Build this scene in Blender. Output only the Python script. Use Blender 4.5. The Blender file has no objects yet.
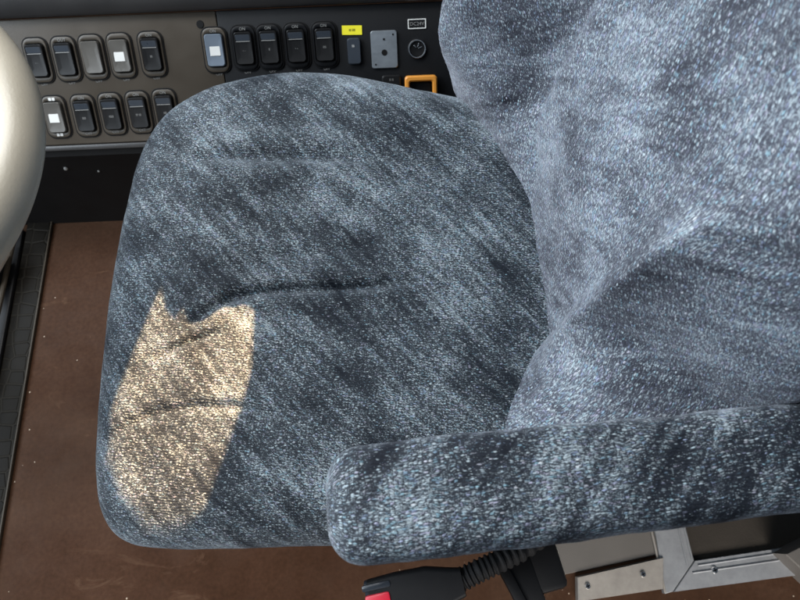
import bpy, bmesh, math, random
import numpy as np
from mathutils import Matrix, Vector, noise
random.seed(7)
R = math.radians
scene = bpy.context.scene
col = scene.collection

# ------------------------------------------------------------------ camera, world, lights
cam = bpy.data.cameras.new('camera')
cam.sensor_width = 36.0
cam.lens = 36.0 * 628 / 800
cam.clip_start = 0.02
cam.clip_end = 60
camo = bpy.data.objects.new('camera', cam)
col.objects.link(camo)
t, r = R(20), R(2.5)
X = Vector((1, 0, 0)); U0 = Vector((0, math.cos(t), math.sin(t)))
Fv = Vector((0, math.sin(t), -math.cos(t)))
Rv = X * math.cos(r) - U0 * math.sin(r)
Uv = X * math.sin(r) + U0 * math.cos(r)
M = Matrix((Rv, Uv, -Fv)).transposed().to_4x4()
M.translation = (0, 0, 1.05)
camo.matrix_world = M
cam.dof.use_dof = True
cam.dof.focus_distance = 0.62
cam.dof.aperture_fstop = 13.0
scene.camera = camo

world = bpy.data.worlds.new('World')
scene.world = world
world.use_nodes = True
bg = world.node_tree.nodes['Background']
bg.inputs[0].default_value = (0.62, 0.78, 1.0, 1)
bg.inputs[1].default_value = 0.11

def aim(o, target):
    d = Vector(target) - o.location
    o.rotation_euler = d.to_track_quat('-Z', 'Y').to_euler()

def area(name, loc, target, sx, sy, power, color):
    l = bpy.data.lights.new(name, 'AREA')
    l.shape = 'RECTANGLE'; l.size = sx; l.size_y = sy
    l.energy = power; l.color = color
    o = bpy.data.objects.new(name, l); o.location = loc
    col.objects.link(o); aim(o, target)
    return o

area('windshield_light', (-1.30, 0.55, 1.30), (0.0, 0.27, 0.5), 1.7, 0.9, 36, (0.82, 0.915, 1.0))
area('overhead_fill_light', (-0.50, 0.95, 1.75), (-0.2, 0.35, 0.45), 0.8, 0.4, 14, (1.0, 0.99, 0.97))  # overhead lamp added for the rim highlight and seat gradient, not a roof window
area('low_fill_light', (0.10, -1.0, 0.62), (0.08, -0.07, 0.0), 1.6, 0.4, 3.8, (1.0, 0.95, 0.89)).data.spread = R(55)  # low fill lamp added to brighten the hatch and near floor

SUN_DIR = Vector((0.30, 0.62, 0.74)).normalized()
PATCH = Vector((-0.21, 0.12, 0.46))
sl = bpy.data.lights.new('low_sun', 'SPOT')
sl.energy = 2050; sl.color = (1.0, 0.60, 0.285)
sl.spot_size = R(9.5); sl.spot_blend = 0.0; sl.shadow_soft_size = 0.008
slo = bpy.data.objects.new('low_sun', sl)
slo.location = PATCH + SUN_DIR * 3.4
col.objects.link(slo); aim(slo, PATCH)

scene.view_settings.view_transform = 'Standard'
scene.view_settings.look = 'None'
scene.view_settings.exposure = 0.30
scene.view_settings.gamma = 1.0
scene.cycles.use_denoising = True

# ------------------------------------------------------------------ helpers
def link(o, parent=None):
    col.objects.link(o)
    if parent: o.parent = parent
    return o

def mesh_obj(name, bm, mat, parent=None, smooth=True, angle=35):
    me = bpy.data.meshes.new(name)
    bmesh.ops.recalc_face_normals(bm, faces=bm.faces)
    if smooth:
        for f in bm.faces: f.smooth = True
        for e in bm.edges:
            if len(e.link_faces) == 2 and e.calc_face_angle(0) > R(angle): e.smooth = False
    bm.to_mesh(me); bm.free()
    me.materials.append(mat)
    return link(bpy.data.objects.new(name, me), parent)

def np_obj(name, V, F, mat, parent=None, uv=None):
    me = bpy.data.meshes.new(name)
    me.from_pydata([tuple(v) for v in V], [], F)
    me.polygons.foreach_set('use_smooth', [True] * len(me.polygons))
    if uv is not None:
        l = me.uv_layers.new(name='UVMap')
        li = np.zeros(len(me.loops), int); me.loops.foreach_get('vertex_index', li)
        l.data.foreach_set('uv', np.asarray(uv, float)[li].ravel())
    me.materials.append(mat)
    me.update()
    return link(bpy.data.objects.new(name, me), parent)

def thing(name, label, cat, loc=(0, 0, 0), group=None):
    o = bpy.data.objects.new(name, None); o.empty_display_size = 0.05
    o.location = loc
    o['label'] = label; o['category'] = cat
    if group: o['group'] = group
    return link(o)

def rbox(bm, size, mat4=None, bevel=0.003, seg=2):
    b2 = bmesh.new()
    bmesh.ops.create_cube(b2, size=1.0)
    bmesh.ops.scale(b2, vec=size, verts=b2.verts)
    if bevel > 0:
        bmesh.ops.bevel(b2, geom=list(b2.edges), offset=bevel, segments=seg, profile=0.5, affect='EDGES')
    if mat4 is not None: bmesh.ops.transform(b2, matrix=mat4, verts=b2.verts)
    merge(bm, b2)

def merge(bm, b2):
    me = bpy.data.meshes.new('tmp'); b2.to_mesh(me); b2.free()
    bm.from_mesh(me); bpy.data.meshes.remove(me)

def rrect(w, h, rad, n=6):
    pts = []
    for cx, cy, a0 in ((w/2-rad, h/2-rad, 0), (-w/2+rad, h/2-rad, 90), (-w/2+rad, -h/2+rad, 180), (w/2-rad, -h/2+rad, 270)):
        for k in range(n + 1):
            a = R(a0 + 90 * k / n)
            pts.append((cx + rad * math.cos(a), cy + rad * math.sin(a)))
    return pts

def loft(bm, loops, cap0=True, cap1=True, closed=True):
    """loops: list of equal-length lists of 3D points"""
    vs = [[bm.verts.new(p) for p in lp] for lp in loops]
    n = len(loops[0])
    for a, b in zip(vs, vs[1:]):
        for i in range(n if closed else n - 1):
            j = (i + 1) % n
            bm.faces.new((a[i], a[j], b[j], b[i]))
    if cap0: bm.faces.new(vs[0][::-1])
    if cap1: bm.faces.new(vs[-1])
    return vs

def plate(bm, outline, z0, z1, bev=0.0008):
    def off(k):
        c = np.mean(outline, axis=0)
        o = []
        for p in outline:
            d = np.array(p) - c; L = np.linalg.norm(d)
            o.append(tuple(c + d * (1 - k / L)))
        return o
    ins = off(bev)
    loft(bm, [[(x, y, z0) for x, y in outline], [(x, y, z1 - bev) for x, y in outline], [(x, y, z1) for x, y in ins]])

def ring_frame(bm, outer, inner, z0, z1, bev=0.0008):
    """picture-frame like solid between two outlines of the same point count"""
    def lerp(k): return [(a[0] + (b[0]-a[0]) * k, a[1] + (b[1]-a[1]) * k) for a, b in zip(outer, inner)]
    loops = [[(x, y, z0) for x, y in outer], [(x, y, z1 - bev) for x, y in outer],
             [(x, y, z1) for x, y in lerp(0.25)], [(x, y, z1) for x, y in lerp(0.75)],
             [(x, y, z1 - bev) for x, y in inner], [(x, y, z0) for x, y in inner]]
    loft(bm, loops, False, False)

def tube(bm, pts, rad, n=10, cap=True):
    pts = [Vector(p) for p in pts]
    if not hasattr(rad, '__len__'): rad = [rad] * len(pts)
    loops = []
    up = Vector((0, 0, 1))
    for i, p in enumerate(pts):
        d = (pts[min(i+1, len(pts)-1)] - pts[max(i-1, 0)]).normalized()
        a = d.cross(up)
        if a.length < 1e-4: a = d.cross(Vector((0, 1, 0)))
        a.normalize(); b = d.cross(a)
        loops.append([p + (a * math.cos(2*math.pi*k/n) + b * math.sin(2*math.pi*k/n)) * rad[i] for k in range(n)])
    loft(bm, loops, cap, cap)

def xform(bm, m): bmesh.ops.transform(bm, matrix=m, verts=bm.verts)

def text_bm(s, size, depth=0.0002, shear=0.0):
    cu = bpy.data.curves.new('txt', 'FONT'); cu.body = s; cu.size = size
    cu.align_x = 'CENTER'; cu.align_y = 'CENTER'; cu.extrude = depth; cu.resolution_u = 2
    o = bpy.data.objects.new('txt', cu); col.objects.link(o)
    dg = bpy.context.evaluated_depsgraph_get()
    me = bpy.data.meshes.new_from_object(o.evaluated_get(dg))
    bm = bmesh.new(); bm.from_mesh(me)
    bpy.data.objects.remove(o); bpy.data.meshes.remove(me); bpy.data.curves.remove(cu)
    return bm

# ------------------------------------------------------------------ materials
class NT:
    def __init__(s, name):
        s.m = bpy.data.materials.new(name); s.m.use_nodes = True
        s.t = s.m.node_tree; s.b = s.t.nodes['Principled BSDF']
    def n(s, typ, **kw):
        nd = s.t.nodes.new(typ)
        for k, v in kw.items():
            if k.startswith('i_'):
                key = k[2:]
                nd.inputs[int(key) if key.isdigit() else key].default_value = v
            else: setattr(nd, k, v)
        return nd
    def l(s, a, b): s.t.links.new(a, b)
    def math(s, op, a, b=None, c=None, clamp=False):
        nd = s.t.nodes.new('ShaderNodeMath'); nd.operation = op; nd.use_clamp = clamp
        for i, v in enumerate((a, b, c)):
            if v is None: continue
            if isinstance(v, (int, float)): nd.inputs[i].default_value = v
            else: s.l(v, nd.inputs[i])
        return nd.outputs[0]
    def mix(s, f, a, b, bt='MIX'):
        nd = s.t.nodes.new('ShaderNodeMix'); nd.data_type = 'RGBA'; nd.blend_type = bt
        for k, v in ((0, f), (6, a), (7, b)):
            if isinstance(v, (int, float)): nd.inputs[k].default_value = v
            elif isinstance(v, tuple): nd.inputs[k].default_value = (*v, 1)
            else: s.l(v, nd.inputs[k])
        return nd.outputs[2]
    def ramp(s, f, stops):
        nd = s.t.nodes.new('ShaderNodeValToRGB')
        e = nd.color_ramp.elements
        while len(e) < len(stops): e.new(0.5)
        for q, (p, c) in zip(e, stops): q.position = p; q.color = (*c, 1)
        s.l(f, nd.inputs[0]); return nd.outputs[0]
    def vec(s, src, scale=(1, 1, 1), rot=(0, 0, 0), loc=(0, 0, 0)):
        nd = s.t.nodes.new('ShaderNodeMapping')
        nd.inputs['Scale'].default_value = scale; nd.inputs['Rotation'].default_value = rot
        nd.inputs['Location'].default_value = loc
        s.l(src, nd.inputs[0]); return nd.outputs[0]

def fabric(name, dash_rot=0.0, streak_rot=-0.9, streak=(32, 9), density=(0.15, 0.8), size=(210, 430), shape=(0.42, 0.26), hi=1.0, haze=1.0, offset=(0, 0, 0), mrange=(0.42, 0.70), hair=(170, 560), nap=0.35, mixf=(0.7, 0.8), rows=1.0, sheen0=0.05, lav=0.0):
    g = NT(name)
    uv = g.n('ShaderNodeUVMap', uv_map='UVMap').outputs[0]
    # streaky mottling: where the light yarn comes to the surface
    sv = g.vec(g.vec(uv, rot=(0, 0, streak_rot), loc=offset), scale=(streak[0], streak[1], 1))
    n1 = g.n('ShaderNodeTexNoise', i_Scale=1.0, i_Detail=4.0, i_Roughness=0.55, i_Distortion=0.35); g.l(sv, n1.inputs[0])
    bv = g.vec(uv, scale=(11, 11, 1), loc=(3 + offset[0], 1, 0))
    n2 = g.n('ShaderNodeTexNoise', i_Scale=1.0, i_Detail=3.0); g.l(bv, n2.inputs[0])
    n5 = g.n('ShaderNodeTexNoise', i_Scale=1.0, i_Detail=3.0, i_Roughness=0.6, i_Distortion=0.3)
    g.l(g.vec(g.vec(uv, rot=(0, 0, streak_rot * 0.85), loc=offset), scale=(streak[0] * 4.0, streak[1] * 1.5, 1)), n5.inputs[0])
    mott = g.math('ADD', g.math('ADD', g.math('MULTIPLY', n1.outputs[0], 0.32), g.math('MULTIPLY', n5.outputs[0], 0.34)), g.math('MULTIPLY', n2.outputs[0], 0.46))
    mr = g.n('ShaderNodeMapRange', i_1=mrange[0], i_2=mrange[1]); g.l(mott, mr.inputs[0]); mott = mr.outputs[0]
    dens = g.math('ADD', g.math('MULTIPLY', mott, density[1] - density[0]), density[0])
    wv = g.n('ShaderNodeTexNoise', i_Scale=70.0, i_Detail=1.0); g.l(uv, wv.inputs[0])
    wrp = g.n('ShaderNodeVectorMath', operation='MULTIPLY_ADD'); g.l(wv.outputs[1], wrp.inputs[0])
    wrp.inputs[1].default_value = (0.0030, 0.0030, 0); g.l(uv, wrp.inputs[2])
    ruv = g.vec(wrp.outputs[0], rot=(0, 0, dash_rot))
    def flecks(sx, sy, d0, d1, off):
        v = g.n('ShaderNodeTexVoronoi', voronoi_dimensions='2D', i_Scale=1.0, i_Randomness=0.95)
        g.l(g.vec(ruv, scale=(sx, sy, 1), loc=(off, off, 0)), v.inputs[0])
        sh = g.n('ShaderNodeMapRange', i_1=d0, i_2=d1, i_3=1.0, i_4=0.0)
        sh.inputs[1].default_value = d1; sh.inputs[2].default_value = d0
        g.l(v.outputs['Distance'], sh.inputs[0])
        sp = g.n('ShaderNodeSeparateColor'); g.l(v.outputs['Color'], sp.inputs[0])
        on = g.n('ShaderNodeMapRange', i_1=-0.05, i_2=0.05); g.l(g.math('SUBTRACT', dens, sp.outputs[0]), on.inputs[0])
        m = g.math('MULTIPLY', sh.outputs[0], on.outputs[0])
        m = g.math('MULTIPLY', m, g.math('ADD', g.math('MULTIPLY', g.math('POWER', sp.outputs[2], 1.6), 0.75), 0.25))
        return m, sp.outputs[1]
    f1, h1 = flecks(size[0], size[1], shape[0], shape[1], 0.0)
    # fine hair-like dashes, lying with the nap
    hv = g.vec(g.vec(ruv, rot=(0, 0, nap)), scale=(hair[0], hair[1], 1))
    hn = g.n('ShaderNodeTexNoise', i_Scale=1.0, i_Detail=2.5, i_Roughness=0.7, i_Distortion=0.3); g.l(hv, hn.inputs[0])
    hth = g.math('ADD', g.math('MULTIPLY', mott, -0.22), 0.66)
    hm = g.n('ShaderNodeMapRange', i_1=0.0, i_2=0.10); g.l(g.math('SUBTRACT', hn.outputs[0], hth), hm.inputs[0])
    f2, h2 = flecks(size[0]*2.1, size[1]*1.9, 0.52, 0.20, 4.7)
    k = hi
    c1 = g.ramp(h1, [(0.0, (0.33*k, 0.41*k, 0.46*k)), (0.35, (0.50*k, 0.58*k, 0.63*k)), (0.62, (0.58*k, 0.67*k, 0.70*k)), (0.74, (0.28*k, 0.48*k, 0.57*k)),
                     (0.84, (0.34*k, 0.40*k, 0.58*k)), (0.92, (0.48*k, 0.46*k, 0.58*k)), (1.0, (0.70*k, 0.74*k, 0.76*k))])
    base = g.mix(mott, (0.0045 + 0.003*lav, 0.0085, 0.016), ((0.070 + 0.012*lav)*haze, 0.088*haze, (0.106 + 0.006*lav)*haze))
    gn = g.n('ShaderNodeTexNoise', i_Scale=1.0, i_Detail=2.0, i_Roughness=0.7); g.l(g.vec(ruv, scale=(380, 950, 1)), gn.inputs[0])
    gr = g.n('ShaderNodeMapRange', i_1=0.3, i_2=0.7, i_3=0.5, i_4=1.5); g.l(gn.outputs[0], gr.inputs[0])
    base = g.mix(1.0, base, gr.outputs[0], 'MULTIPLY')
    # woven rows
    w = g.n('ShaderNodeTexWave', wave_type='BANDS', bands_direction='Y', i_Scale=1.0, i_Distortion=1.4, i_Detail=2.0)
    w.inputs['Detail Scale'].default_value = 0.6
    g.l(g.vec(ruv, scale=(30, 125, 1)), w.inputs[0])
    rowd = g.math('ADD', g.math('MULTIPLY', w.outputs[0], 0.42 * rows), 1.0 - 0.30 * rows)
    colr = g.mix(g.math('MULTIPLY', f2, 0.55), base, c1)
    colr = g.mix(g.math('MULTIPLY', hm.outputs[0], mixf[0]), colr, c1)
    colr = g.mix(g.math('MULTIPLY', f1, mixf[1]), colr, c1)
    colr = g.mix(1.0, colr, rowd, 'MULTIPLY')
    g.l(colr, g.b.inputs['Base Color'])
    g.b.inputs['Roughness'].default_value = 0.7
    g.b.inputs['Specular IOR Level'].default_value = 0.3
    g.l(g.math('ADD', g.math('MULTIPLY', g.math('MAXIMUM', mott, hm.outputs[0]), 0.78 - sheen0), sheen0), g.b.inputs['Sheen Weight'])
    g.b.inputs['Sheen Roughness'].default_value = 0.38
    g.b.inputs['Sheen Tint'].default_value = (0.86 + 0.06*lav, 0.93 - 0.02*lav, 1.0, 1)
    hgt = g.math('ADD', g.math('MULTIPLY', gn.outputs[0], 0.9), g.math('ADD', g.math('MULTIPLY', f1, 0.5), g.math('MULTIPLY', w.outputs[0], 0.5 * rows)))
    bp = g.n('ShaderNodeBump', i_Strength=0.7, i_Distance=0.0011); g.l(hgt, bp.inputs['Height'])
    g.l(bp.outputs[0], g.b.inputs['Normal'])
    return g.m

def plastic(name, colr, rough=0.45, spec=0.5, bump=0.15, bscale=900, mottle=0.15, coat=0.0, metallic=0.0):
    g = NT(name)
    tc = g.n('ShaderNodeTexCoord').outputs['Object']
    n = g.n('ShaderNodeTexNoise', i_Scale=bscale, i_Detail=2.0); g.l(tc, n.inputs[0])
    n2 = g.n('ShaderNodeTexNoise', i_Scale=22.0, i_Detail=4.0); g.l(tc, n2.inputs[0])
    f = g.math('ADD', g.math('MULTIPLY', n2.outputs[0], mottle * 2), 1 - mottle)
    g.l(g.mix(1.0, colr, f, 'MULTIPLY'), g.b.inputs['Base Color'])
    rr = g.math('ADD', g.math('MULTIPLY', n2.outputs[0], 0.25), rough - 0.12)
    g.l(rr, g.b.inputs['Roughness'])
    g.b.inputs['Specular IOR Level'].default_value = spec
    g.b.inputs['Coat Weight'].default_value = coat
    g.b.inputs['Metallic'].default_value = metallic
    bp = g.n('ShaderNodeBump', i_Strength=bump, i_Distance=0.0005); g.l(n.outputs[0], bp.inputs['Height'])
    g.l(bp.outputs[0], g.b.inputs['Normal'])
    return g.m

def floor_mat():
    g = NT('brown_vinyl')
    tc = g.n('ShaderNodeTexCoord').outputs['Object']
    n = g.n('ShaderNodeTexNoise', i_Scale=5.0, i_Detail=6.0, i_Roughness=0.65); g.l(tc, n.inputs[0])
    c = g.ramp(n.outputs[0], [(0.3, (0.030, 0.0125, 0.0058)), (0.5, (0.044, 0.0200, 0.0105)), (0.72, (0.062, 0.031, 0.018))])
    n3 = g.n('ShaderNodeTexNoise', i_Scale=160.0, i_Detail=3.0); g.l(tc, n3.inputs[0])
    c = g.mix(1.0, c, g.math('ADD', g.math('MULTIPLY', n3.outputs[0], 0.7), 0.65), 'MULTIPLY')
    # scuffs
    n2 = g.n('ShaderNodeTexNoise', i_Scale=9.0, i_Detail=5.0, i_Roughness=0.7, i_Distortion=1.5); g.l(g.vec(tc, scale=(1, 2.2, 1), rot=(0, 0, 0.5)), n2.inputs[0])
    sc = g.n('ShaderNodeMapRange', i_1=0.62, i_2=0.75, i_4=0.5); g.l(n2.outputs[0], sc.inputs[0])
    c = g.mix(sc.outputs[0], c, (0.115, 0.066, 0.040))
    n4 = g.n('ShaderNodeTexNoise', i_Scale=2.6, i_Detail=5.0, i_Roughness=0.6); g.l(g.vec(tc, loc=(0.3, 0.9, 0)), n4.inputs[0])
    hz = g.n('ShaderNodeMapRange', i_1=0.45, i_2=0.75, i_4=0.55); g.l(n4.outputs[0], hz.inputs[0])
    c = g.mix(hz.outputs[0], c, (0.098, 0.060, 0.040))
    # crumbs of dust
    v = g.n('ShaderNodeTexVoronoi', i_Scale=110.0, i_Randomness=1.0); g.l(tc, v.inputs[0])
    sp = g.n('ShaderNodeSeparateColor'); g.l(v.outputs['Color'], sp.inputs[0])
    lump = g.n('ShaderNodeTexNoise', i_Scale=7.0, i_Detail=1.0); g.l(tc, lump.inputs[0])
    th = g.math('ADD', g.math('MULTIPLY', lump.outputs[0], -0.35), 1.135)
    sx = g.n('ShaderNodeSeparateXYZ'); g.l(tc, sx.inputs[0])
    ed = g.n('ShaderNodeMapRange', i_1=-0.64, i_2=-0.585, i_3=0.34, i_4=0.0); g.l(sx.outputs[0], ed.inputs[0])
    lowy = g.n('ShaderNodeMapRange', i_1=0.08, i_2=0.35, i_3=1.0, i_4=0.15); g.l(sx.outputs[1], lowy.inputs[0])
    th = g.math('SUBTRACT', th, g.math('MULTIPLY', ed.outputs[0], lowy.outputs[0]))
    on = g.math('GREATER_THAN', sp.outputs[0], th)
    d = g.math('LESS_THAN', v.outputs['Distance'], g.math('MULTIPLY', sp.outputs[1], 0.16))
    c = g.mix(g.math('MULTIPLY', on, d), c, (0.42, 0.34, 0.26))
    g.l(c, g.b.inputs['Base Color'])
    rr = g.math('ADD', g.math('MULTIPLY', n2.outputs[0], 0.3), 0.42); g.l(rr, g.b.inputs['Roughness'])
    g.b.inputs['Specular IOR Level'].default_value = 0.07
    bp = g.n('ShaderNodeBump', i_Strength=0.25, i_Distance=0.001); g.l(n3.outputs[0], bp.inputs['Height'])
    g.l(bp.outputs[0], g.b.inputs['Normal'])
    return g.m

def rubber_mat():
    g = NT('hex_rubber')
    tc = g.n('ShaderNodeTexCoord').outputs['Object']
    # raised hexagon-like cells
    v = g.n('ShaderNodeTexVoronoi', voronoi_dimensions='2D', feature='DISTANCE_TO_EDGE', i_Scale=36.0, i_Randomness=0.35); g.l(g.vec(tc, scale=(1, 1.15, 1)), v.inputs[0])
    e = g.n('ShaderNodeMapRange', i_1=0.03, i_2=0.09); g.l(v.outputs['Distance'], e.inputs[0])
    n = g.n('ShaderNodeTexNoise', i_Scale=40.0, i_Detail=4.0); g.l(tc, n.inputs[0])
    c = g.mix(n.outputs[0], (0.005, 0.0045, 0.0038), (0.013, 0.011, 0.0085))
    c = g.mix(g.math('SUBTRACT', 1.0, e.outputs[0]), c, (0.016, 0.014, 0.011))
    g.l(c, g.b.inputs['Base Color']); g.b.inputs['Roughness'].default_value = 0.6; g.b.inputs['Specular IOR Level'].default_value = 0.12
    bp = g.n('ShaderNodeBump', i_Strength=0.6, i_Distance=0.002); g.l(e.outputs[0], bp.inputs['Height'])
    g.l(bp.outputs[0], g.b.inputs['Normal'])
    return g.m

def brushed(name, colr, rough=0.38, metallic=0.85):
    g = NT(name)
    tc = g.n('ShaderNodeTexCoord').outputs['Object']
    n = g.n('ShaderNodeTexNoise', i_Scale=1.0, i_Detail=3.0); g.l(g.vec(tc, scale=(15, 500, 500)), n.inputs[0])
    n2 = g.n('ShaderNodeTexNoise', i_Scale=35.0, i_Detail=5.0, i_Roughness=0.7); g.l(tc, n2.inputs[0])
    f = g.math('ADD', g.math('MULTIPLY', n2.outputs[0], 0.8), 0.55)
    g.l(g.mix(1.0, colr, f, 'MULTIPLY'), g.b.inputs['Base Color'])
    g.b.inputs['Metallic'].default_value = metallic
    g.l(g.math('ADD', g.math('MULTIPLY', n.outputs[0], 0.25), rough - 0.1), g.b.inputs['Roughness'])
    bp = g.n('ShaderNodeBump', i_Strength=0.12, i_Distance=0.0005); g.l(n.outputs[0], bp.inputs['Height'])
    g.l(bp.outputs[0], g.b.inputs['Normal'])
    return g.m

M_cush = fabric('cushion_plush', 0.12, -0.80, (46, 12), (0.03, 0.48), size=(360, 800), shape=(0.50, 0.18), mrange=(0.42, 0.72), hair=(380, 950), nap=0.25, mixf=(0.75, 0.95), hi=1.10, haze=0.55, rows=0.8)
M_back = fabric('backrest_plush', -0.50, -1.0, (26, 13), (0.10, 0.60), size=(280, 640), shape=(0.50, 0.20), offset=(1.7, 0.4, 0), lav=1.0, sheen0=0.16, haze=1.45, mrange=(0.35, 0.73), hair=(300, 720), nap=0.1, mixf=(0.6, 0.95), hi=1.1, rows=0.25)
M_arm = fabric('armrest_plush', 0.0, -0.8, (24, 11), (0.02, 0.66), size=(300, 820), shape=(0.52, 0.22), offset=(0.6, 2.6, 0), mrange=(0.44, 0.70), hair=(420, 1000), nap=0.0, mixf=(0.6, 1.0), lav=0.4, sheen0=0.08, haze=0.70, hi=1.15, rows=0.35)
M_floor = floor_mat()
M_rub = rubber_mat()
M_black = plastic('black_plastic', (0.010, 0.010, 0.011), 0.5, 0.3)
M_soot = plastic('deep_black_panel', (0.006, 0.006, 0.0065), 0.6, 0.15)
M_taupe = plastic('taupe_plastic', (0.046, 0.037, 0.027), 0.42, 0.4, bump=0.3)
M_ledge = plastic('dark_ledge_plastic', (0.035, 0.034, 0.034), 0.35, 0.5, bump=0.25)
M_taupe_shaded = plastic('shaded_taupe_plastic', (0.0050, 0.0054, 0.0065), 0.5, 0.15, bump=0.3)  # taupe panel taken to near black, shade built into the colour
M_rock = plastic('rocker_black', (0.007, 0.007, 0.0075), 0.4, 0.3, bump=0.1)
M_rocktop = plastic('rocker_slate_lens', (0.030, 0.037, 0.048), 0.3, 0.5, bump=0.05)
M_grey = plastic('grey_rocker', (0.085, 0.080, 0.072), 0.3, 0.5)
M_bluegrey = plastic('blue_grey_rocker', (0.13, 0.16, 0.20), 0.3, 0.5)
M_white = plastic('white_print', (0.62, 0.62, 0.60), 0.5, 0.3, bump=0.05)
M_dimwhite = plastic('faded_print', (0.20, 0.20, 0.195), 0.5, 0.3, bump=0.05)
M_yellow = plastic('yellow_sticker', (0.80, 0.72, 0.03), 0.45, 0.4)
M_orange = plastic('orange_plastic', (0.62, 0.25, 0.035), 0.4, 0.5)
M_red = plastic('red_button', (0.70, 0.02, 0.05), 0.35, 0.5)
M_cream = plastic('cream_rim', (0.50, 0.445, 0.35), 0.40, 0.5, bump=0.35, bscale=420, mottle=0.12, coat=0.35)
M_cream.node_tree.nodes['Principled BSDF'].inputs['Coat Roughness'].default_value = 0.3
M_alu = brushed('aluminium', (0.32, 0.33, 0.345), 0.45, 0.3)
M_alu2 = brushed('warm_aluminium', (0.38, 0.35, 0.315), 0.45, 0.3)
M_steel = brushed('grey_steel_plate', (0.30, 0.33, 0.36), 0.4, 0.7)
M_chrome = brushed('chrome', (0.7, 0.7, 0.7), 0.2, 1.0)
M_greyboard = plastic('grey_board', (0.13, 0.12, 0.11), 0.6, 0.3, bump=0.3)
M_mat = plastic('brown_mat', (0.040, 0.034, 0.028), 0.8, 0.2, bump=0.8, bscale=350, mottle=0.35)
M_groove = plastic('worn_dark_trim', (0.045, 0.036, 0.026), 0.55, 0.3, bump=0.5, bscale=300, mottle=0.6)
M_strap = plastic('webbing_black', (0.012, 0.012, 0.013), 0.7, 0.3, bump=0.8, bscale=600)

# ------------------------------------------------------------------ setting: floor
bm = bmesh.new(); rbox(bm, (3.2, 2.8, 0.04), Matrix.Translation((0, 0.1, -0.02)), 0)
o = mesh_obj('floor', bm, M_floor, smooth=False); o['kind'] = 'structure'

# ------------------------------------------------------------------ side console with switches
PA = R(43)
E1 = Vector((1, 0, 0)); E2 = Vector((0, math.cos(PA), math.sin(PA))); E3 = E1.cross(E2)
PM = Matrix((E1, E2, E3)).transposed().to_4x4(); PM.translation = (0, 0.58, 0.235)
def pm(a, b, c=0.0, rot=0.0): return PM @ Matrix.Translation((a, b, c)) @ Matrix.Rotation(rot, 4, 'Z')

console = thing('side_console', 'dark sloping side console carrying rows of black rocker switches behind the seat', 'console', (-0.2, 0.6, 0))
def part(name, bm, mat, parent, smooth=True, label=None):
    o = mesh_obj(name, bm, mat, None, smooth)
    if parent:
        o.parent = parent
        root = parent
        off = Vector(root.location)
        while root.parent: root = root.parent; off += Vector(root.location)
        o.location = -off
    if label: o['label'] = label
    return o

def extrude_profile(prof, x0, x1):
    bm = bmesh.new()
    loft(bm, [[(x0, y, z) for y, z in prof], [(x1, y, z) for y, z in prof]])
    return bm
# lower vertical face
part('lower_panel', extrude_profile([(0.565, 0.0), (0.565, 0.216), (0.572, 0.224), (0.66, 0.224), (0.66, 0.0)], -1.3, 0.75), M_soot, console)
# two tiny screw heads on it
for p, rr in (((-0.526, 0.5645, 0.184), 0.0035), ((-0.479, 0.5645, 0.1715), 0.002)):
    bm = bmesh.new(); bmesh.ops.create_uvsphere(bm, u_segments=10, v_segments=6, radius=rr); xform(bm, Matrix.Translation(p))
    part('screw_head', bm, M_dimwhite, console)
def slab(a0, a1, b0, b1, c0, c1, bev=0.002):
    bm = bmesh.new(); rbox(bm, (a1 - a0, b1 - b0, c1 - c0), pm((a0+a1)/2, (b0+b1)/2, (c0+c1)/2), bev); return bm
part('switch_panel', slab(-1.3, -0.246, -0.006, 0.172, -0.02, 0.0), M_taupe, console)
part('shaded_switch_panel', slab(-0.2455, 0.75, -0.006, 0.172, -0.02, -0.0004), M_taupe_shaded, console)  # right half of the same taupe panel, its shade put into a darker colour
part('edge_lip', slab(-1.3, 0.75, -0.014, -0.0065, -0.022, 0.004, 0.0015), M_ledge, console)
# overhanging ledge along the top
lp = []
b0 = 0.173
for (b, c) in ((b0, -0.02), (b0, 0.006), (b0 + 0.003, 0.010), (b0 + 0.030, 0.020), (b0 + 0.040, 0.020), (b0 + 0.055, 0.010), (b0 + 0.14, -0.05), (b0 + 0.14, -0.12), (b0 + 0.02, -0.10)):
    v = PM @ Vector((0, b, c)); lp.append((v.y, v.z))
part('top_ledge', extrude_profile(lp, -1.3, 0.75), M_ledge, console)

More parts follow.
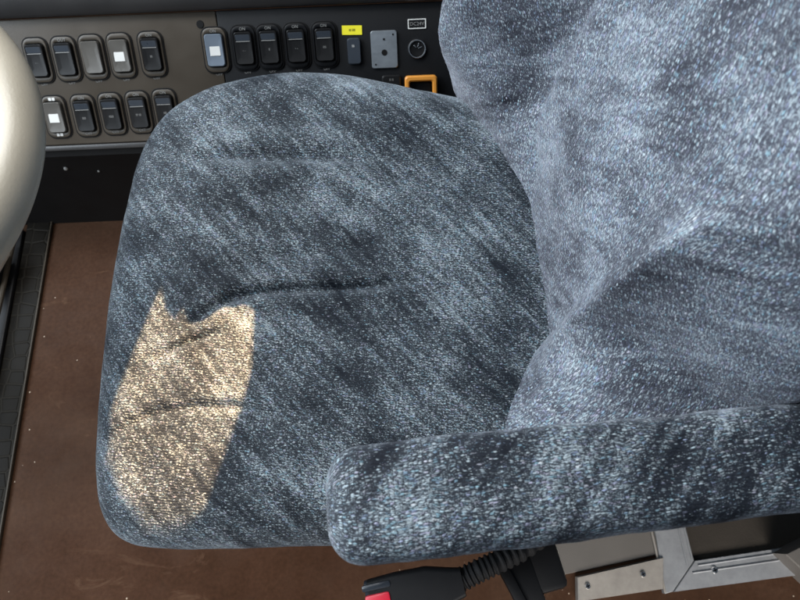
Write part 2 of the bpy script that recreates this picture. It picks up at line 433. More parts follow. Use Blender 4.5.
def rocker_switch(a, b, style='black', top='ON', bottom='OFF', mark='- - -', bright=False, w=0.0345, h=0.060):
    bez = bmesh.new()
    ring_frame(bez, rrect(w, h, 0.011), rrect(w - 0.0062, h - 0.0132, 0.006), -0.001, 0.0035)
    xform(bez, pm(a, b, 0.0))
    panelmat = M_taupe if a < -0.246 else M_taupe_shaded  # bezels on the right half take the panel's painted-in shade
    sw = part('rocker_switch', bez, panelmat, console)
    # dark gap line around the bezel and floor of the well
    gap = bmesh.new()
    ring_frame(gap, rrect(w + 0.0042, h + 0.0042, 0.0125), rrect(w + 0.0002, h + 0.0002, 0.011), -0.001, 0.0016, 0.0004)
    plate(gap, rrect(w - 0.0058, h - 0.0128, 0.006), -0.001, 0.0006)
    xform(gap, pm(a, b, 0.0)); part('gap', gap, M_soot, sw)
    # rocker: two facets meeting at a ridge, upper end pressed up
    rw, rh = w - 0.0092, h - 0.0164
    outl = rrect(rw, rh, 0.0042)
    def zt(y): return 0.0065 + 0.0035 * (abs(y) / (rh/2)) ** 1.0 * (0.5 if y < 0 else 1.0)
    bm = bmesh.new()
    loops = [[(x, y, 0.0005) for x, y in outl], [(x, y, zt(y) - 0.0009) for x, y in outl],
             [(x * 0.93, y * 0.965, zt(y)) for x, y in outl], [(x * 0.5, y * 0.6, zt(y * 0.6) - 0.0003) for x, y in outl]]
    loft(bm, loops)
    xform(bm, pm(a, b, 0)); 
    part('rocker', bm, {'black': M_rock, 'grey': M_grey, 'blue': M_bluegrey}[style], sw)
    if style == 'black':
        bm = bmesh.new(); plate(bm, rrect(rw * 0.86, 0.0085, 0.002), 0.0, 0.0014)
        xform(bm, pm(a, b + rh * 0.33, 0.0078) @ Matrix.Rotation(R(10), 4, 'X')); part('lens', bm, M_rocktop, sw)
        bm = bmesh.new(); plate(bm, rrect(rw * 0.80, 0.0010, 0.0004), 0.0, 0.0012, 0.0002)
        xform(bm, pm(a, b + rh * 0.33 - 0.0052, 0.0080)); part('lens_edge', bm, M_dimwhite, sw)
        if mark:
            bm = text_bm(mark, 0.0046); xform(bm, pm(a, b - 0.003, 0.0076)); part('legend', bm, M_dimwhite, sw, False)
    elif mark != 'plain':
        bm = bmesh.new(); plate(bm, rrect(rw * 0.62, 0.0135, 0.0008), 0.0, 0.0008)
        xform(bm, pm(a + (0.0005 if style == 'blue' else -0.001), b - 0.001, 0.0072)); part('window', bm, M_white, sw)
    if top:
        bm = text_bm(top, 0.0058); xform(bm, pm(a, b + h/2 - 0.0043, 0.0037)); part('legend', bm, M_white if bright else M_dimwhite, sw, False)
    if bottom:
        bm = text_bm(bottom, 0.0058); xform(bm, pm(a, b - h/2 - (0.003 if b > 0.1 else -0.004), 0.0037 if b < 0.1 else 0.0004)); part('legend', bm, M_white if bright else M_dimwhite, sw, False)
    return sw

rocker_switch(-0.5064, 0.0358, 'grey', '■■', '■■', None, True)
for a, b, m in ((-0.4626, 0.0358, 'IIIII'), (-0.4214, 0.0366, 'IIIIII'), (-0.3805, 0.0374, 'III III'), (-0.3400, 0.0386, 'IIII')):
    rocker_switch(a, b, 'black', 'ON', 'OFF', m)
for a, b, st, tp, m in ((-0.5126, 0.1160, 'black', None, '- -'), (-0.4716, 0.1163, 'black', 'OUT', None), (-0.4315, 0.1172, 'grey', None, 'plain'),
                    (-0.3906, 0.1176, 'grey', None, None), (-0.3456, 0.1178, 'black', 'ON', 'III')):
    rocker_switch(a, b, st, tp, 'OFF', m)
rocker_switch(-0.2526, 0.1195, 'blue', 'ON', 'OFF', None)
for a, m in ((-0.2101, '- -'), (-0.1735, 'II'), (-0.1341, '- -'), (-0.0932, 'IIII')):
    rocker_switch(a, 0.1205, 'black', 'ON', 'OFF', m)
# slim rocker under the yellow sticker
bm = bmesh.new(); plate(bm, rrect(0.019, 0.036, 0.004), 0, 0.006, 0.0015); xform(bm, pm(-0.0510, 0.110)); sl_ = part('rocker_switch', bm, M_rocktop, console)
bm = text_bm('III', 0.005); xform(bm, pm(-0.052, 0.117, 0.0062)); part('legend', bm, M_white, sl_, False)
bm = bmesh.new(); plate(bm, rrect(0.029, 0.0125, 0.0006), 0, 0.0006, 0.0001); xform(bm, pm(-0.0525, 0.1385, 0, -0.03)); st_ = part('sticker', bm, M_yellow, console)
bm = text_bm('III IIII', 0.0045); xform(bm, pm(-0.0525, 0.1385, 0.0007)); part('legend', bm, M_black, st_, False)
# grey plate with a hole
bm = bmesh.new(); plate(bm, rrect(0.0385, 0.0515, 0.004), 0, 0.003, 0.001); xform(bm, pm(-0.0070, 0.1105)); gp = part('metal_plate', bm, M_steel, console)
for (da, db, rr) in ((0.000, -0.004, 0.0042), (0.000, 0.014, 0.0016), (0.0135, 0.020, 0.0012), (-0.0135, -0.020, 0.0012)):
    bm = bmesh.new(); bmesh.ops.create_cone(bm, cap_ends=True, segments=20, radius1=rr, radius2=rr, depth=0.0006)
    xform(bm, pm(-0.0070 + da, 0.1105 + db, 0.0032)); part('hole', bm, M_soot, gp)
# voltage label in a pale frame
bm = bmesh.new(); ring_frame(bm, rrect(0.0265, 0.0135, 0.0012), rrect(0.0235, 0.0105, 0.0008), 0, 0.0010, 0.0003); xform(bm, pm(0.042, 0.1430)); lb = part('label_frame', bm, M_white, console)
bm = text_bm('DC24V', 0.0068); xform(bm, pm(0.042, 0.1430, 0.0003)); part('legend', bm, M_dimwhite, lb, False)
# round socket
bm = bmesh.new(); n = 40
def circ(rr, z): return [(rr*math.cos(2*math.pi*k/n), rr*math.sin(2*math.pi*k/n), z) for k in range(n)]
loft(bm, [circ(0.0135, 0), circ(0.0133, 0.003), circ(0.0125, 0.004), circ(0.0113, 0.004), circ(0.0108, 0.003), circ(0.0105, -0.012)], False, False)
xform(bm, pm(0.041, 0.1095)); so = part('power_socket', bm, M_chrome, console)
bm = bmesh.new(); loft(bm, [circ(0.0107, 0.0005), circ(0.0100, 0.0020), circ(0.004, 0.0012)], True, True); xform(bm, pm(0.041, 0.1095)); part('socket_insert', bm, M_rock, so)
bm = bmesh.new()
for ang, L in ((70, 0.0065), (20, 0.006), (130, 0.005)):
    rbox(bm, (L, 0.0016, 0.001), Matrix.Translation((0.041, 0.1095, 0)) @ Matrix.Rotation(R(ang), 4, 'Z') @ Matrix.Translation((L/2 + 0.002, 0, 0.0022)), 0.0003)
xform(bm, PM); part('contacts', bm, M_chrome, so)
# small black push switch and orange frame beside it
bm = bmesh.new(); plate(bm, rrect(0.028, 0.022, 0.004), 0, 0.007, 0.002); xform(bm, pm(0.0015, 0.0640)); ps = part('push_switch', bm, M_rock, console)
bm = text_bm('II II', 0.005); xform(bm, pm(0.0015, 0.0685, 0.0071)); part('legend', bm, M_dimwhite, ps, False)
bm = bmesh.new(); ring_frame(bm, rrect(0.0475, 0.062, 0.005), rrect(0.034, 0.046, 0.003), -0.001, 0.014, 0.002); xform(bm, pm(0.0450, 0.0420)); part('orange_frame', bm, M_orange, console)
bm = bmesh.new(); plate(bm, rrect(0.030, 0.042, 0.003), 0, 0.003); xform(bm, pm(0.0450, 0.0420)); part('frame_button', bm, M_rock, console)
# screw hole and a white tab
bm = bmesh.new(); bmesh.ops.create_cone(bm, cap_ends=True, segments=20, radius1=0.0055, radius2=0.005, depth=0.0012); xform(bm, pm(-0.270, 0.155, 0.0006)); part('hole_plug', bm, M_soot, console)
bm = bmesh.new(); plate(bm, rrect(0.016, 0.007, 0.001), 0, 0.001, 0.0002); xform(bm, pm(-0.264, 0.060)); part('white_tab', bm, M_dimwhite, console)

# ------------------------------------------------------------------ driver's seat
seat = thing('driver_seat', 'plush navy driver seat with pale blue flecks, bucket backrest and one armrest', 'seat', (-0.05, 0.26, 0))
OFF = -np.array((-0.05, 0.26, 0))

def crspline(pts, n):
    P = np.array(pts, float); m = len(P); out = []
    for i in range(m):
        p0, p1, p2, p3 = P[i-1], P[i], P[(i+1) % m], P[(i+2) % m]
        for s in np.linspace(0, 1, 24, endpoint=False):
            out.append(0.5*((2*p1) + (-p0+p2)*s + (2*p0-5*p1+4*p2-p3)*s*s + (-p0+3*p1-3*p2+p3)*s**3))
    out = np.array(out); d = np.r_[0, np.cumsum(np.linalg.norm(np.diff(np.r_[out, out[:1]], axis=0), axis=1))]
    q = np.linspace(0, d[-1], n, endpoint=False); o2 = np.r_[out, out[:1]]
    return np.c_[np.interp(q, d, o2[:, 0]), np.interp(q, d, o2[:, 1])]

def sstep(x, a, b):
    u = np.clip((x - a) / (b - a), 0, 1); return u*u*(3-2*u)

def fbm(x, y, z, sc, octv=3):
    out = np.zeros(len(x))
    for i in range(len(x)):
        out[i] = noise.fractal(Vector((x[i]*sc, y[i]*sc, z[i]*sc)), 1.0, 2.0, octv)
    return out

outl = [(0.20, 0.40), (0.175, 0.425), (0.128, 0.454), (0.094, 0.474), (0.047, 0.490), (0.0, 0.505), (-0.045, 0.518), (-0.09, 0.525), (-0.135, 0.526),
        (-0.184, 0.518), (-0.218, 0.508), (-0.247, 0.492), (-0.272, 0.469), (-0.288, 0.438), (-0.297, 0.404), (-0.302, 0.365), (-0.306, 0.321),
        (-0.308, 0.279), (-0.3095, 0.232), (-0.309, 0.188), (-0.3075, 0.135), (-0.305, 0.095), (-0.301, 0.057), (-0.293, 0.027), (-0.279, 0.007),
        (-0.257, -0.004), (-0.216, -0.0095), (-0.16, -0.011), (-0.08, -0.012), (0.009, -0.012), (0.103, -0.007), (0.17, 0.01), (0.20, 0.06), (0.21, 0.22)]
NTH, NR, NS = 560, 190, 46
O = crspline(outl, NTH)
C0 = np.array((-0.07, 0.255))
V = []; UVs = []
D = O - C0; L = np.linalg.norm(D, axis=1, keepdims=True); Dn = D / L
rin = 0.062
prof = []   # (inset from edge, z) below the top sheet
ZT, ZM = 0.455, 0.418
for k in range(1, 27):
    a = math.pi/2 * k / 26
    prof.append((rin * (1 - math.sin(a) ** 0.92), ZM + (ZT - ZM) * (math.cos(a) if k < 26 else 0)))
for k in range(1, 21):
    q = k / 20; prof.append((0.028 * q ** 2, ZM - 0.095 * q))
rings = []; arcs = []
for j in range(NR + 1):
    s = j / NR
    rings.append((C0 + Dn * (L - rin) * s, np.full(NTH, ZT))); arcs.append((L - rin)[:, 0] * s)
pi_, pz = rin, ZT; arc = (L - rin)[:, 0].copy()
for ins, zz in prof:
    arc = arc + math.hypot(ins - pi_, zz - pz); pi_, pz = ins, zz
    rings.append((O - Dn * ins, np.full(NTH, zz))); arcs.append(arc.copy())
P2 = np.concatenate([a for a, b in rings]); Z = np.concatenate([b for a, b in rings])
UV = np.concatenate([C0 + Dn * a[:, None] for a in arcs])
x, y = P2[:, 0], P2[:, 1]
topw = np.clip((Z - 0.415) / 0.03, 0, 1)
# crown, slight hollow where one sits
rho = np.linalg.norm((P2 - C0) / np.array((0.26, 0.26)), axis=1)
Z = Z + topw * (0.010 * np.exp(-(rho * 1.1) ** 4) - 0.009 * np.exp(-(((x + 0.02)/0.15)**2 + ((y - 0.25)/0.15)**2)))
creases = [  # polyline, depth, width
    ([(-0.212, 0.196), (-0.1895, 0.2135), (-0.167, 0.2255), (-0.140, 0.2312), (-0.101, 0.2322), (-0.055, 0.2325), (-0.02, 0.234), (0.025, 0.238)], 0.0085, 0.0060),
    ([(-0.225, 0.389), (-0.174, 0.391), (-0.130, 0.388), (-0.092, 0.387), (-0.059, 0.385), (0.0, 0.379)], 0.0085, 0.0095),
    ([(-0.292, 0.083), (-0.260, 0.103), (-0.233, 0.113), (-0.200, 0.1165), (-0.166, 0.115), (-0.136, 0.110), (-0.06, 0.107)], 0.0046, 0.0046),
    ([(-0.243, 0.166), (-0.219, 0.1755), (-0.1995, 0.183), (-0.175, 0.190)], 0.0052, 0.0042),
    ([(-0.26, 0.262), (-0.20, 0.256), (-0.13, 0.262)], 0.0026, 0.0070),
    ([(-0.15, 0.268), (-0.08, 0.272), (0.0, 0.282)], 0.0030, 0.0080),
    ([(-0.13, 0.045), (-0.02, 0.055), (0.05, 0.05)], 0.0022, 0.012),
]
wob = fbm(x, y, 0*x, 26, 2) * 0.004
for pl, dep, wid in creases:
    best = np.full(len(x), 9.0); sgn = np.zeros(len(x)); tt = np.zeros(len(x))
    ns = len(pl) - 1
    for i in range(ns):
        a = np.array(pl[i]); b = np.array(pl[i+1]); ab = b - a
        u = np.clip(((P2 - a) @ ab) / (ab @ ab), 0, 1)
        q = P2 - (a + u[:, None] * ab)
        dd = np.linalg.norm(q, axis=1)
        up = dd < best
        best = np.where(up, dd, best); sgn = np.where(up, np.sign(ab[0]*q[:, 1] - ab[1]*q[:, 0]), sgn); tt = np.where(up, (i + u) / ns, tt)
    dist = best + wob * 0.35
    fade = np.clip(np.minimum(tt, 1 - tt) * 4, 0, 1) ** 0.7
    Z += topw * fade * 0.85 * dep * (-np.exp(-(dist/wid)**2) + 0.28 * np.exp(-((dist - 2.3*wid)/(1.5*wid))**2))
Z += topw * (fbm(x, y, 0*x, 9, 3) * 0.0030 + fbm(x, y, 0*x + 3, 34, 2) * 0.0009)
nz = fbm(x, y, Z, 30, 2) * 0.0010
dx = np.tile(Dn, (len(rings), 1))
x = x + dx[:, 0] * nz * (1 - topw); y = y + dx[:, 1] * nz * (1 - topw)
V = np.c_[x, y, Z] + OFF
F = []
for j in range(len(rings) - 1):
    for i in range(NTH):
        k = (i + 1) % NTH
        a, b, c, d = j*NTH + i, (j+1)*NTH + i, (j+1)*NTH + k, j*NTH + k
        F.append((a, b, c, d))
F.append(tuple((len(rings)-1)*NTH + i for i in range(NTH))[::-1])
# drop degenerate centre ring
cush = np_obj('seat_cushion', V, F[NTH:], M_cush, seat, UV)
# (the small hole left at the innermost ring is closed by one cap)
me = cush.data
bmx = bmesh.new(); bmx.from_mesh(me)
bmesh.ops.remove_doubles(bmx, verts=[v for v in bmx.verts if (Vector((v.co.x, v.co.y)) - Vector((C0[0]+OFF[0], C0[1]+OFF[1]))).length < 0.0035], dist=0.01)
bmx.to_mesh(me); bmx.free()

# backrest --------------------------------------------------------
YC, W, T = 0.292, 0.226, 0.11
NP, NZ = 420, 240
phi = np.linspace(0, 2*math.pi, NP, endpoint=False)
zs = np.linspace(0.40, 1.16, NZ)
Vb = []; UVb = []
def smax(u): return u*u*(3-2*u)
for iz, zz in enumerate(zs):
    topt = sstep(np.array([zz]), 1.04, 1.16)[0]
    w = W * (1 - 0.35 * topt ** 1.6)
    sn, cs = np.sin(phi), np.cos(phi)
    yy = w * np.sign(sn) * np.abs(sn) ** 0.80
    half = np.abs(cs) ** 0.55 * np.sign(cs)
    base = 0.145 + 0.14 * (zz - 0.45)
    yp = -yy
    # near side: a crest beside the panel, the outer flank falling back from it; at the foot it swells forward.
    # the upper border of this bolster climbs towards its outer edge
    near_on = 1 - sstep(zz - 0.9 * np.clip(yp - 0.128, 0, 0.1), 0.690, 0.765)
    crest = 0.024 * np.clip((yp - 0.085) / 0.052, 0, 1) ** 1.5 * near_on * (0.25 + 0.75 * float(sstep(np.array([zz]), 0.46, 0.56)[0]))
    flank = np.clip((yp - 0.137) / 0.09, 0, 1) ** 0.85 * (0.008 + 0.070 * float(sstep(np.array([zz]), 0.48, 0.60)[0]) * near_on)
    foot = 0.088 * (1 - np.clip((zz - 0.450) / 0.14, 0, 1)) ** 1.15 * np.clip((yp - 0.118) / 0.100, 0, 1)
    far_s = sstep(np.array([zz]), 0.39, 0.57)[0]
    far_m = float(sstep(np.array([zz]), 0.445, 0.55)[0])
    Af = (0.074 + 0.048 * far_s)
    st = 0.020 + 0.070 * far_m
    fs = np.clip((yy - st) / (0.192 - st - 0.012 * far_m), 0, 1)
    bol = crest + foot - flank + Af * fs ** (1.3 - 0.3 * far_m) + 0.010 * far_m * np.exp(-((yy - 0.078)/0.022)**2)
    # front face gets the bolster, back face stays plain
    front = np.clip(half * 3, 0, 1)
    edge = np.clip((w - np.abs(yy)) / 0.030, 0, 1)
    xf = base - bol * (0.35 + 0.65*front) - 0.016 * np.exp(-((zz - 0.60)/0.12)**2) * np.exp(-(yy/0.09)**2) * front
    th = T * (1 - 0.5 * topt)
    xx = xf + th/2 - th/2 * half
    xx = xx + (1 - sstep(np.array([zz]), 0.40, 0.44)[0]) * 0.01
    Vb.append(np.c_[xx, YC + yy, np.full(NP, zz)])
    dl = np.linalg.norm(np.diff(np.r_[Vb[-1], Vb[-1][:1]], axis=0), axis=1)
    al = np.r_[0, np.cumsum(dl)[:-1]]
    # measure from the middle of the front (phi = 0)
    tot = dl.sum(); al = np.where(al > tot/2, al - tot, al)
    UVb.append(np.c_[np.full(NP, zz * 1.03), al])
Vb = np.concatenate(Vb); UVb = np.concatenate(UVb)
lump = fbm(Vb[:, 0], Vb[:, 1], Vb[:, 2], 10, 3) * 0.0020 + fbm(Vb[:, 0], Vb[:, 1], Vb[:, 2], 38, 2) * 0.0008
Vb[:, 0] -= lump
# pulled creases fanning from the foot of the near bolster, and one across the panel
def ycrease(zy0, zy1, dep, wid):
    a = np.array(zy0); b = np.array(zy1); q = Vb[:, [2, 1]]; ab = b - a
    u = np.clip(((q - a) @ ab) / (ab @ ab), 0, 1); d = np.linalg.norm(q - (a + u[:, None]*ab), axis=1)
    fr = Vb[:, 0] < 0.24
    Vb[:, 0] += fr * dep * np.exp(-(d/wid)**2) * np.clip(np.minimum(u, 1-u)*4 + 0.15, 0, 1)
ycrease((0.50, 0.178), (0.71, 0.176), 0.003, 0.006)
ycrease((0.47, 0.105), (0.54, 0.150), 0.003, 0.006)
ycrease((0.70, 0.160), (0.80, 0.080), 0.004, 0.010)
ycrease((0.47, 0.395), (0.75, 0.398), 0.003, 0.012)
Fb = []
for j in range(NZ - 1):
    for i in range(NP):
        k = (i + 1) % NP
        Fb.append((j*NP + i, j*NP + k, (j+1)*NP + k, (j+1)*NP + i))
Fb.append(tuple((NZ-1)*NP + i for i in range(NP))); Fb.append(tuple(range(NP))[::-1])
bko = np_obj('backrest', Vb + OFF, Fb, M_back, seat, UVb)
for p in bko.data.polygons:
    if len(p.vertices) > 4: p.use_smooth = False

# armrest ---------------------------------------------------------
NX, NC = 260, 160
AL, AH = 0.46, 0.058
Va = []; UVa = []
ang = np.linspace(0, 2*math.pi, NC, endpoint=False)
for i in range(NX):
    if i < 60:
        a = math.pi/2 * i / 59; xx = 0.026 * (1 - math.cos(a)); k = math.sin(a)
    else:
        xx = 0.026 + (AL - 0.026) * (i - 59) / (NX - 60); k = 1.0
    hw = 0.0378 - 0.0042 * min(1, xx / 0.28)
    hw_ = hw - 0.026 * (1 - k); hh_ = AH/2 - 0.024 * (1 - k)
    if i == 0: hw_, hh_ = hw - 0.026, AH/2 - 0.024
    c, s = np.cos(ang), np.sin(ang)
    ex = 0.46
    yy = hw_ * np.sign(c) * np.abs(c) ** ex; zz = hh_ * np.sign(s) * np.abs(s) ** ex
    Va.append(np.c_[np.full(NC, xx), yy + 0.0046 * min(1, xx / 0.28), zz])
    UVa.append(np.c_[np.full(NC, xx if i >= 60 else 0.026 - 0.041*(1 - i/59)), np.where(s >= 0, yy, np.sign(c)*2*hw - yy) + 0*zz])
Va = np.concatenate(Va); UVa = np.concatenate(UVa)
# v = arc length round the section, so the sides do not stretch
full = Va[(NX-1)*NC:(NX)*NC]
dl = np.linalg.norm(np.diff(np.r_[full, full[:1]], axis=0), axis=1); arc = np.r_[0, np.cumsum(dl)[:-1]]
UVa[:, 1] = np.tile(arc, NX)
lm = fbm(Va[:, 0] + 5, Va[:, 1], Va[:, 2], 16, 3) * 0.0020 + fbm(Va[:, 0] + 5, Va[:, 1], Va[:, 2], 50, 2) * 0.0006
top_ = (Va[:, 2] > 0) & (Va[:, 1] < 0)
lm = lm - 0.0016 * np.exp(-((Va[:, 1] + 0.0315 + 0.002*np.sin(Va[:, 0]*9))/0.0011)**2) * top_ * np.clip((Va[:, 0] - 0.05)/0.1, 0, 1)
Va[:, 2] += lm; Va[:, 1] += lm * 0.8
ca, sa = math.cos(R(2.6)), math.sin(R(2.6))
Wx = -0.053 + Va[:, 0]*ca - Va[:, 1]*sa; Wy = 0.0145 + Va[:, 0]*sa + Va[:, 1]*ca
Va = np.c_[Wx, Wy, Va[:, 2] + 0.620]
Fa = []
for j in range(NX - 1):
    for i in range(NC):
        k = (i + 1) % NC
        Fa.append((j*NC + i, (j+1)*NC + i, (j+1)*NC + k, j*NC + k))
Fa.append(tuple(range(NC))); Fa.append(tuple((NX-1)*NC + i for i in range(NC))[::-1])
arm = np_obj('armrest', Va + OFF, Fa, M_arm, seat, UVa)
for ob in (cush, bko, arm):
    b2 = bmesh.new(); b2.from_mesh(ob.data); bmesh.ops.recalc_face_normals(b2, faces=b2.faces); b2.to_mesh(ob.data); b2.free()
# base under the cushion
bm = bmesh.new(); rbox(bm, (0.40, 0.40, 0.05), Matrix.Translation((-0.05, 0.26, 0.305)), 0.01); rbox(bm, (0.30, 0.30, 0.30), Matrix.Translation((-0.02, 0.27, 0.145)), 0.01)
part('seat_base', bm, M_soot, seat)
bm = bmesh.new(); rbox(bm, (0.42, 0.022, 0.20), Matrix.Translation((0.45, 0.078, 0.45)), 0.006); rbox(bm, (0.40, 0.30, 0.03), Matrix.Translation((0.40, 0.22, 0.38)), 0.006)
part('side_shield', bm, M_soot, seat)

# ------------------------------------------------------------------ steering wheel
wheel = thing('steering_wheel', 'glossy cream steering wheel rim at the left edge of the photo', 'steering wheel', (-0.485, 0.288, 0.62))
bm = bmesh.new()
NM, NN = 160, 28
for i in range(NM):
    for j in range(NN):
        A = 2*math.pi*i/NM; B = 2*math.pi*j/NN
        rr = 0.1775 + 0.0245*math.cos(B)
        bm.verts.new((-0.485 + rr*math.cos(A), 0.288 + rr*math.sin(A), 0.62 + 0.0215*math.sin(B)))
bm.verts.ensure_lookup_table()
for i in range(NM):
    for j in range(NN):
        i2, j2 = (i+1) % NM, (j+1) % NN
        bm.faces.new([bm.verts[q] for q in (i*NN+j, i2*NN+j, i2*NN+j2, i*NN+j2)])
part('rim', bm, M_cream, wheel)
bm = bmesh.new(); b2 = bmesh.new(); bmesh.ops.create_cone(b2, cap_ends=True, segments=40, radius1=0.045, radius2=0.055, depth=0.04)
xform(b2, Matrix.Translation((-0.485, 0.288, 0.585))); merge(bm, b2)
part('hub', bm, M_black, wheel)
for A in (120, 240):
    bm = bmesh.new(); d = Vector((math.cos(R(A)), math.sin(R(A)), 0)); c = Vector((-0.485, 0.288, 0.59))
    tube(bm, [c + d*0.04, c + d*0.10 + Vector((0, 0, 0.01)), c + d*0.172 + Vector((0, 0, 0.028))], 0.011, 12); part('spoke', bm, M_black, wheel)
bm = bmesh.new(); tube(bm, [(-0.485, 0.288, 0.57), (-0.70, 0.288, 0.25), (-0.87, 0.288, 0.0)], 0.03, 16); part('column', bm, M_black, wheel)

# ------------------------------------------------------------------ floor edge strip, channel, pedal bracket
bm = bmesh.new(); rbox(bm, (0.044, 1.15, 0.006), Matrix.Translation((-0.668, 0.0, 0.003)), 0.0015)
o = mesh_obj('rubber_strip', bm, M_rub); o['label'] = 'black ribbed rubber floor strip running beside the brown vinyl'; o['category'] = 'floor strip'
bm = bmesh.new(); rbox(bm, (0.0028, 1.15, 0.008), Matrix.Translation((-0.6440, 0.0, 0.004)), 0.0008)
o = mesh_obj('edge_trim', bm, M_groove); o['label'] = 'thin worn dark trim line between black rubber and brown floor'; o['category'] = 'trim'
ch = thing('floor_channel', 'dark metal channel with a worn rounded edge left of rubber strip', 'channel', (-0.71, 0.35, 0))
bm = bmesh.new(); rbox(bm, (0.140, 0.70, 0.012), Matrix.Translation((-0.7615, 0.20, 0.0065)), 0.003); part('channel_base', bm, M_black, ch)
bm = bmesh.new(); tube(bm, [(-0.694, 0.515, 0.03), (-0.699, 0.33, 0.03), (-0.70, 0.24, 0.03)], 0.0045, 10); part('channel_edge', bm, M_groove, ch)
br = thing('pedal_bracket', 'grey metal bracket with one round hole under the steering wheel', 'bracket', (-0.70, 0.47, 0))
ol = [(-0.80, 0.50), (-0.683, 0.492), (-0.678, 0.478), (-0.69, 0.445), (-0.706, 0.425), (-0.735, 0.41), (-0.80, 0.40)]
bm = bmesh.new(); plate(bm, ol, 0.055, 0.062, 0.001); part('bracket_plate', bm, M_alu2, br)
bm = bmesh.new(); bmesh.ops.create_cone(bm, cap_ends=True, segments=20, radius1=0.006, radius2=0.006, depth=0.001); xform(bm, Matrix.Translation((-0.692, 0.476, 0.0626))); part('hole', bm, M_soot, br)
bm = bmesh.new(); rbox(bm, (0.012, 0.06, 0.05), Matrix.Translation((-0.78, 0.45, 0.029)), 0.002); part('bracket_foot', bm, M_black, br)

# ------------------------------------------------------------------ metal framed floor hatch and grey box edge (lower right)
def poly_box(name, pts, z0, z1, mat, parent, bev=0.0012):
    bm = bmesh.new(); plate(bm, pts, z0, z1, bev); return part(name, bm, mat, parent)
def screw(p, rr, parent, mat):
    bm = bmesh.new(); b2 = bmesh.new(); bmesh.ops.create_cone(b2, cap_ends=True, segments=20, radius1=rr, radius2=rr*0.75, depth=0.0025); xform(b2, Matrix.Translation(p)); merge(bm, b2)
    s_ = part('screw', bm, mat, parent)
    bm = bmesh.new()
    for a in (0.3, 0.3 + math.pi/2): rbox(bm, (rr*1.2, rr*0.28, 0.0006), Matrix.Translation((p[0], p[1], p[2]+0.0014)) @ Matrix.Rotation(a, 4, 'Z'), 0)
    part('cross_slot', bm, M_soot, s_, False)
bx = thing('sill_board', 'grey sill board with pale metal edge strip and two screws', 'sill', (0.30, -0.06, 0))
poly_box('board', [(0.215, -0.078), (0.383, -0.052), (0.383, 0.10), (0.205, 0.08)], 0.0, 0.010, M_greyboard, bx)
poly_box('edge_strip', [(0.245, -0.1125), (0.374, -0.1005), (0.382, -0.0575), (0.2488, -0.0795)], 0.0, 0.016, M_alu2, bx)
screw((0.262, -0.092, 0.017), 0.0048, bx, M_chrome); screw((0.347, -0.079, 0.017), 0.0048, bx, M_chrome)
ht = thing('floor_hatch', 'aluminium framed floor hatch with brown mat inlay and mitred corner', 'hatch', (0.48, -0.05, 0))
poly_box('mat_inlay', [(0.42, -0.064), (0.62, -0.048), (0.64, 0.10), (0.40, 0.10)], 0.0, 0.006, M_mat, ht)
poly_box('frame_bar', [(0.3765, -0.1075), (0.3885, -0.1050), (0.4285, -0.0635), (0.4180, 0.10), (0.3640, 0.10), (0.3770, -0.03)], 0.0, 0.013, M_alu, ht)
poly_box('frame_bar', [(0.3900, -0.1055), (0.575, -0.0905), (0.60, -0.0885), (0.60, -0.0480), (0.4295, -0.0640)], 0.0, 0.0125, M_alu, ht)
bm = bmesh.new()
for k in (0.0, 0.0085):
    tube(bm, [(0.4255 - k, -0.062 - k*1.0, 0.0135), (0.4150 - k, 0.10, 0.0135)], 0.0016, 8)
part('frame_rib', bm, M_alu, ht)
bm = bmesh.new()
for k in (0.0, 0.010):
    tube(bm, [(0.4330 - k, -0.0705 - k, 0.0125), (0.598, -0.0545 - k, 0.0125)], 0.0015, 8)
part('frame_rib', bm, M_alu, ht)
bm = bmesh.new(); tube(bm, [(0.3772, -0.106, 0.0120), (0.366, 0.09, 0.0120)], 0.0018, 8); part('frame_rib', bm, M_alu2, ht)
screw((0.4566, -0.078, 0.014), 0.0055, ht, M_chrome)
gb = bpy.data.objects.new('tmp', None)
bm = bmesh.new(); plate(bm, [(0.548, -0.058), (0.59, -0.107), (0.72, -0.107), (0.72, -0.02), (0.60, -0.038)], 0.0, 0.05, 0.002)
o = mesh_obj('wedge_block', bm, M_greyboard); o['label'] = 'weathered grey block with slanted corner resting on the metal hatch frame'; o['category'] = 'block'
bpy.data.objects.remove(gb)

# ------------------------------------------------------------------ seat belt buckle
bk = thing('seat_belt_buckle', 'black seat belt buckle with red button below the armrest', 'buckle', (0.05, -0.05, 0.36))
BA = R(10)
def bmx_(px, py, pz): return Matrix.Translation((0.005, -0.061, 0.352)) @ Matrix.Rotation(BA, 4, 'Z') @ Matrix.Rotation(R(-5), 4, 'Y') @ Matrix.Translation((px, py, pz))
bm = bmesh.new()
loops = []
for xq, hw, hh in ((-0.049, 0.0205, 0.0100), (-0.0475, 0.0222, 0.0118), (-0.02, 0.0232, 0.0125), (0.012, 0.0222, 0.012), (0.034, 0.0165, 0.0105), (0.047, 0.0135, 0.0095)):
    loops.append([(xq, yq, zq) for yq, zq in rrect(hw*2, hh*2, 0.005)])
loft(bm, loops); xform(bm, bmx_(0, 0, 0)); part('buckle_body', bm, M_black, bk)
bm = bmesh.new(); ring_frame(bm, rrect(0.044, 0.0235, 0.005), rrect(0.034, 0.015, 0.003), 0, 0.004)
xform(bm, bmx_(-0.047, 0, 0) @ Matrix.Rotation(R(-90), 4, 'Y')@ Matrix.Rotation(R(90), 4, 'Z')); part('buckle_mouth', bm, M_rocktop, bk)
bm = bmesh.new(); rbox(bm, (0.026, 0.030, 0.012), bmx_(-0.0390, -0.0065, 0.0085), 0.003); part('release_button', bm, M_red, bk)
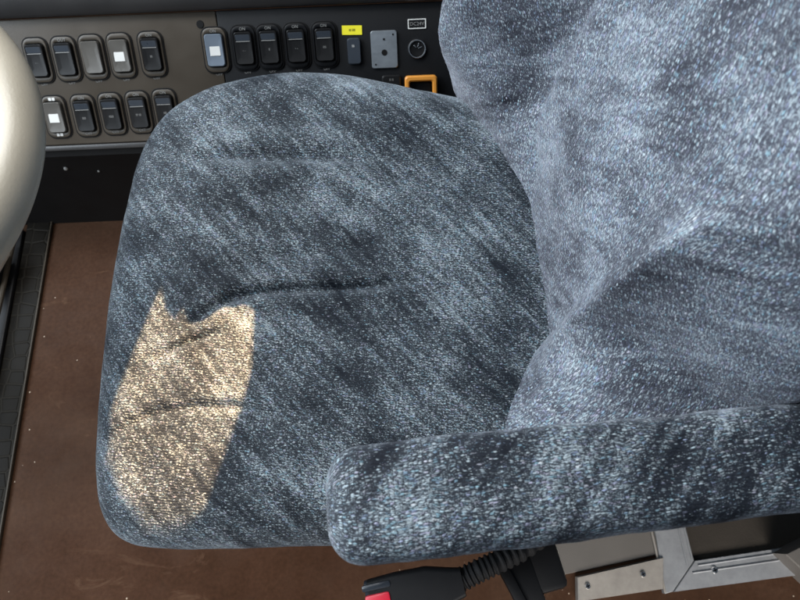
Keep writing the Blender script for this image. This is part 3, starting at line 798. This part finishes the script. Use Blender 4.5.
bm = bmesh.new(); rbox(bm, (0.030, 0.007, 0.013), bmx_(-0.0385, 0.0150, 0.0075), 0.0025); part('mouth_lip', bm, M_rocktop, bk)
# corrugated sleeve
path = [(0.048, -0.052, 0.352), (0.066, -0.044, 0.355), (0.086, -0.0365, 0.355), (0.112, -0.026, 0.350), (0.15, -0.006, 0.340)]
pp = []; rr_ = []
for i in range(61):
    q = i/60*(len(path)-1); k = min(int(q), len(path)-2); f = q-k
    p = Vector(path[k]).lerp(Vector(path[k+1]), f); pp.append(p); rr_.append((0.0118 if i % 4 < 2 else 0.0098))
bm = bmesh.new(); tube(bm, pp, rr_, 18); part('corrugated_sleeve', bm, M_strap, bk)
bm = bmesh.new(); rbox(bm, (0.030, 0.05, 0.012), Matrix.Translation((0.118, -0.060, 0.325)) @ Matrix.Rotation(R(15), 4, 'Z'), 0.003)
rbox(bm, (0.012, 0.055, 0.010), Matrix.Translation((0.104, -0.060, 0.330)) @ Matrix.Rotation(R(25), 4, 'Z'), 0.003)
rbox(bm, (0.045, 0.07, 0.03), Matrix.Translation((0.135, -0.035, 0.315)) @ Matrix.Rotation(R(12), 4, 'Z'), 0.006)
part('anchor_bracket', bm, M_black, bk)

# ------------------------------------------------------------------ unseen plate added above the console, its opening traced to shape the sun patch
YW = 0.72
patch = [(-0.243, 0.243), (-0.2365, 0.218), (-0.2265, 0.207), (-0.2205, 0.2185), (-0.213, 0.203), (-0.196, 0.2045), (-0.1775, 0.222), (-0.1700, 0.2140), (-0.160, 0.2180), (-0.1480, 0.2130),
         (-0.1475, 0.142), (-0.1555, 0.105), (-0.1690, 0.062), (-0.1850, 0.0150), (-0.200, 0.008), (-0.236, 0.010), (-0.262, 0.035), (-0.2730, 0.060), (-0.2850, 0.078), (-0.2770, 0.090), (-0.2810, 0.125), (-0.2690, 0.165), (-0.2560, 0.205)]
hole = []
Ls = slo.location
for (px, py) in patch:
    P = Vector((px, py, 0.456)); d = Ls - P
    q = P + d * ((YW - py) / d.y); hole.append((q.x, q.z))
hc = np.mean(hole, axis=0)
# outer outline with the same number of points, cast on a rectangle
outer = []
HW, HH = 0.28, 0.34
for (hx, hz) in hole:
    d = np.array((hx, hz)) - hc
    k = min(HW/abs(d[0]) if abs(d[0]) > 1e-6 else 1e9, HH/abs(d[1]) if abs(d[1]) > 1e-6 else 1e9)
    outer.append(tuple(hc + d * k))
bm = bmesh.new()
loft(bm, [[(a, YW - 0.006, b) for a, b in hole], [(a, YW - 0.006, b) for a, b in outer], [(a, YW + 0.006, b) for a, b in outer], [(a, YW + 0.006, b) for a, b in hole], [(a, YW - 0.006, b) for a, b in hole]], False, False)
bmesh.ops.remove_doubles(bm, verts=bm.verts, dist=1e-6)
o = mesh_obj('sun_patch_blocker', bm, M_black, smooth=False)
o['label'] = 'added black plate with an irregular opening that shapes the sun patch, unseen above the side console'; o['category'] = 'light blocker'
